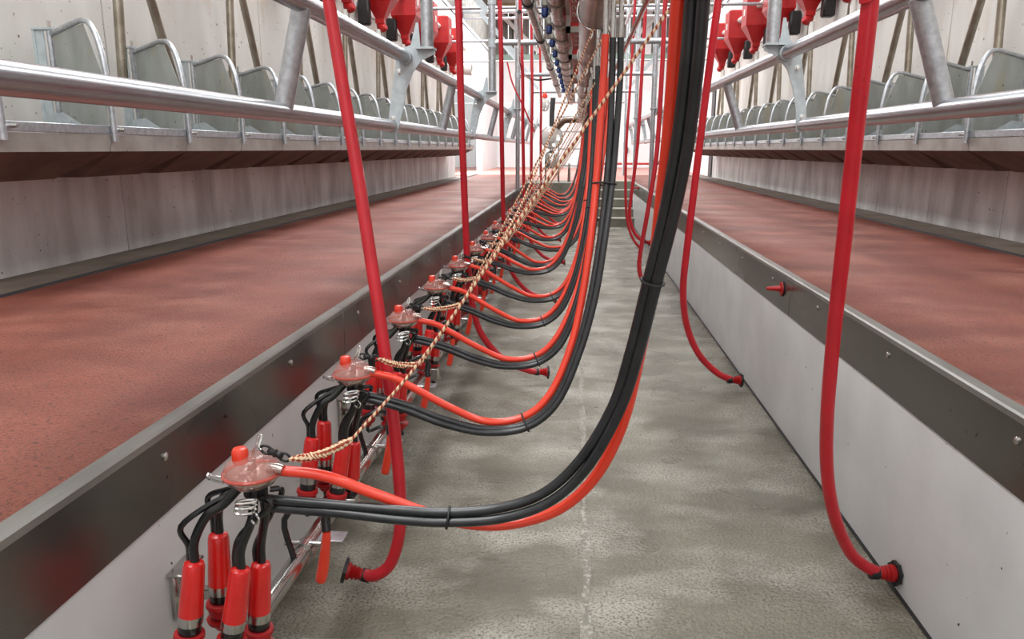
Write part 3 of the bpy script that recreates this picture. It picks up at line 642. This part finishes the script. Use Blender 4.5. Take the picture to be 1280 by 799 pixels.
for i in range(NC):
    cl = CL[i].location
    hook = cl + Vector((.028, -.006, .062))
    if i == 0:
        kst = at(362, 574, Y=1.475); kend = at(440, 549, Y=1.50)
        ups = [at(525, 452, Y=1.56), at(620, 317, Y=1.62), at(700, 203, Y=1.66), at(845, 0, Y=1.72), at(885, -56, Y=1.74)]
    elif i == 1:
        kst = cl + Vector((.085, -.005, .055)); kend = at(526, 455, Y=2.27)
        ups = [at(545, 427, Y=2.3), at(592, 357, Y=2.42), at(620, 315, Y=2.5), at(647, 265, Y=2.62), at(662, 232, Y=2.7), at(677, 198, Y=2.8), at(700, 138, Y=2.95), at(738, 45, Y=3.1), Vector((MX - .02, 3.12, MZ - .1))]
    else:
        rnd = random.Random(i); kst = cl + Vector((.082, -.005, .05)); kend = kst + Vector((.14 + rnd.uniform(-.02, .02), .03, rnd.uniform(-.02, .02)))
        top = Vector((.20 + rnd.uniform(-.12, .05), cl.y + .12, 1.92)); mid = kend.lerp(top, .5) + Vector((-.01, 0, -.02))
        ups = [mid, top]
    r = rope(i, kst, kend, ups)
    tag(r, 'orange flecked braided pull rope of the ' + ('nearest' if i == 0 else ORD[i]) + ' milking cluster', 'rope', 'pull ropes of the clusters')
    s = swivel(i, hook, kst); tag(s, 'black swivel link joining rope and ' + ('nearest' if i == 0 else ORD[i]) + ' milking cluster', 'swivel', 'swivel links on the clusters')
# pulley bar carrying the ropes
bar = tag(empty('pulley_bar', (.20, 1.7, 1.98)), 'thin stainless bar with small pulleys for the pull ropes, above the hoses', 'bar'); inv = Vector((.20, 1.7, 1.98))
MB().tube([(.215, .9, 1.965), (.215, 15, 1.965)], .010, 8).build('bar', 'stainless', bar, inv=inv)

# ------------------------------------------------------------------ crimson drop hoses with wall plugs
def plug(p, d, root, inv):
    d = Vector(d).normalized()
    MB().lathe([(.018, 0), (.021, .005), (.018, .010), (.024, .015), (.019, .022), (.027, .028), (.021, .036), (.030, .042), (.030, .052)], p, d, 18).build('plug', 'red', root, inv=inv)
    prof = []; m = MB(); u = d.orthogonal().normalized(); w_ = d.cross(u); n = 16
    ring = [p + d * .052 + (u * math.cos(2 * math.pi * k / n) + w_ * math.sin(2 * math.pi * k / n)) * (.044 if k % 2 else .038) for k in range(n)]
    m.prism(ring, d * .012).build('star_washer', 'blackp', root, inv=inv)
    MB().lathe([(.0225, -.03), (.0235, -.028), (.0235, -.002), (.02, 0)], p, d, 16).build('clip', 'blackp', root, inv=inv)
def drop_hose(pts, pd, label, group, r=.0205):
    root = empty('drop_hose', pts[-1]); inv = Vector(pts[-1]); MB().tube(crom(pts, 7), r, 14).build('hose', 'crimson', root, inv=inv)
    plug(Vector(pts[-1]), pd, root, inv); tag(root, label, 'hose', group); return root
def up(ps):
    x = -.72 if ps[0].x < 0 else .86; T = Vector((x, ps[0].y, 3.76)); return [T, ps[0].lerp(T, .75), ps[0].lerp(T, .4)] + ps
L1 = path([(405, -45, 2.5), (411, 0, 2.5), (428, 105, 2.47), (446, 210, 2.43), (463, 320, 2.38), (478, 420, 2.34), (490, 510, 2.31), (499, 600, 2.29), (500, 660, 2.28), (489, 703, 2.28), (470, 719, 2.28), (452, 718, 2.285)])
L1 = up(L1)
drop_hose(L1, (-.85, -.1, .25), 'crimson drop hose nearest the camera on the left, plug dangling near the floor', 'crimson drop hoses left of the pit')
L2 = path([(573, 0, 4.4), (576, 120, 4.45), (580, 230, 4.5), (584, 320, 4.55), (590, 378, 4.58), (602, 418, 4.6), (630, 450, 4.65), (660, 463, 4.68), (674, 465, 4.7)])
L2 = up(L2)
for k in range(5):
    rnd = random.Random(k + 40); s = rnd.uniform(-.08, .08) if k else 0
    pts = [p + Vector((s * (j_ / 10), 2.45 * k + (0 if j_ < 4 else 0), rnd.uniform(-.0, .0))) for j_, p in enumerate(L2)]
    drop_hose(pts, (.95, .15, -.05), 'crimson drop hose with dangling plug left of the pit, %s from the camera' % ORD[k + 1], 'crimson drop hoses left of the pit')
R1 = path([(1092, -45, 1.92), (1088, 0, 1.93), (1077, 100, 1.97), (1065, 210, 2.03), (1053, 320, 2.1), (1042, 420, 2.18), (1034, 520, 2.26), (1034, 590, 2.32), (1043, 645, 2.37), (1061, 688, 2.41), (1080, 707, 2.43)])
R1 = up(R1)
e1 = Vector((XR - .064, 2.457, .033)); e1.z = .045
e1 = at(1098, 716, Y=2.44)
drop_hose(R1 + [e1], (.97, .12, -.06), 'crimson drop hose nearest the camera on the right, plugged low into the pit wall', 'crimson drop hoses right of the pit')
R2 = path([(898, 0, 4.3), (884, 105, 4.38), (871, 210, 4.45), (860, 300, 4.5), (854, 360, 4.55), (858, 405, 4.6), (873, 442, 4.63), (896, 466, 4.65), (915, 475, 4.66)])
R2 = up(R2)
R2[-1].x = min(R2[-1].x, XR - .066)
drop_hose(R2, (.98, .08, -.04), 'crimson drop hose plugged into the right pit wall, second from the camera', 'crimson drop hoses right of the pit')
for k, (Y, px) in enumerate(((7.0, [(832, 0), (828, 80), (821, 190), (810, 262), (800, 320), (800, 342), (806, 354), (815, 358)]),
                             (9.4, [(808, 0), (803, 80), (797, 180), (789, 245), (787, 270), (792, 289), (800, 299), (807, 302)]),
                             (11.8, [(794, 0), (789, 90), (783, 180), (782, 240), (784, 275), (790, 296), (798, 308), (805, 312)]))):
    pts = up(path([(x, y, Y) for x, y in px]))
    drop_hose(pts, (.9, .1, -.3), 'crimson drop hose hanging in a loose loop right of the pit, %s from the camera' % ORD[k + 2], 'crimson drop hoses right of the pit')
# red spigots on the right kerb
for k, (x, y) in enumerate(((978, 361), (798, 235))):
    p = at(x, y, X=XR - .008); root = empty('wall_spigot', p); inv = p.copy()
    MB().lathe([(.036, 0), (.038, .004), (.036, .010), (.016, .012), (.014, .03), (.012, .06), (.008, .085), (0, .087)], p, (-1, 0, 0), 18).build('spigot', 'red', root, inv=inv)
    MB().lathe([(.042, -.001), (.042, .003), (.03, .004)], p + Vector((0, 0, 0)), (-1, 0, 0), 18).build('washer', 'blackp', root, inv=inv)
    tag(root, ('red spigot on the right kerb, between the two nearest crimson hoses' if k == 0 else 'red spigot far down the right kerb near the steps'), 'spigot')

# ------------------------------------------------------------------ far end of the pit
root = tag(empty('receiver_jar', (-.53, 15.3, 1.2)), 'round glass receiver jar over a steel milk pump at the far end of the pit', 'receiver jar'); inv = Vector((-.53, 15.3, 1.2))
c = Vector((-.515, 15.3, 1.72)); prof = [(.215 * math.sin(a) + .001, -.215 * math.cos(a)) for a in [math.pi * k / 14 for k in range(15)]]
MB().lathe(prof, c, (0, 0, 1), 28).build('glass_jar', 'glass', root, inv=inv)
MB().tube([c + Vector((.22 * math.cos(a), 0, .22 * math.sin(a))) for a in [2 * math.pi * k / 28 for k in range(28)]], .008, 6, closed=True).build('jar_ring', 'stainless', root, inv=inv)
MB().lathe([(.13, 0), (.15, .02), (.15, .26), (.12, .30), (.05, .34), (.04, .40)], (-.51, 15.3, 1.12), (0, 0, 1), 20).build('milk_pump', 'stainless', root, inv=inv)
MB().tube([c + Vector((.08, 0, .16)), c + Vector((.25, -.1, .32)), Vector((MX, 15.1, MZ))], .06, 12).build('inlet_pipe', 'pipe', root, inv=inv)
MB().tube([c + Vector((0, 0, .2)), c + Vector((.0, 0, .45)), c + Vector((.02, 0, .75))], .05, 12).build('air_pipe', 'dark', root, inv=inv)
p = c + Vector((-.14, -.02, .62)); MB().lathe(prof and [(.09 * math.sin(a) + .001, -.13 * math.cos(a)) for a in [math.pi * k / 12 for k in range(13)]], p, (0, 0, 1), 18).build('sanitary_trap', 'glass', root, inv=inv)
MB().lathe([(.05, 0), (.055, .03), (.03, .09), (0, .1)], p + Vector((0, 0, .13)), (0, 0, 1), 14).build('trap_cap', 'orange', root, inv=inv)
m = MB()
for dx in (-.12, .14): m.tube([(-.51 + dx, 15.34, .85), (-.51 + dx, 15.34, 1.2)], .02, 8)
m.build('stand_leg', 'stainless', root, inv=inv)
root = tag(empty('far_gate', (-.1, 16.2, G)), 'thin tube gate standing behind the receiver jar', 'gate'); inv = Vector((-.1, 16.2, G))
for z in (1.15, 1.5, 1.85, 2.15): MB().tube([(-.4, 16.2, z), (.35, 16.2, z)], .017, 8).build('gate_rail', 'galv', root, inv=inv)
for x in (-.4, .35): MB().tube([(x, 16.2, G), (x, 16.2, 2.15)], .02, 8).build('gate_post', 'galv', root, inv=inv)
tag(MB().tube([(-.16, 15.2, .86), (-.16, 15.2, 1.12)], .03, 10).tube([(-.16, 15.2, 1.12), (-.16, 15.0, 1.2)], .025, 10).build('stand_pipe', 'stainless'), 'short steel stand pipe on the pit end wall beside the pump', 'pipe')
tag(MB().tube([(.9, 26.5, 1.0), (4.8, 26.5, 1.0)], .035, 8).build('red_pipe', 'red'), 'red pipe running low across the far passage', 'pipe')
tag(MB().bbox((1.62, 27.85, 1.35), (1.80, 28.0, 1.55), .01).build('socket_box', 'blackp'), 'small black box fixed to the white back wall', 'box')
tag(MB().tube(crom([(2.9, 24, .87), (3.0, 24.1, 1.1), (2.75, 24.1, 1.3), (2.5, 24, 1.1), (2.65, 24, .9)], 6), .02, 8).build('loose_cable', 'black'), 'loose dark cable coiled by the far right wall', 'cable')
o = MB().tube(crom([at(634, 78, Y=12), at(641, 105, Y=12), at(655, 135, Y=12), at(668, 165, Y=12)], 6), .012, 8).build('air_tube', 'crimson')
tag(o, 'thin red tube sloping down behind the left posts', 'tube')
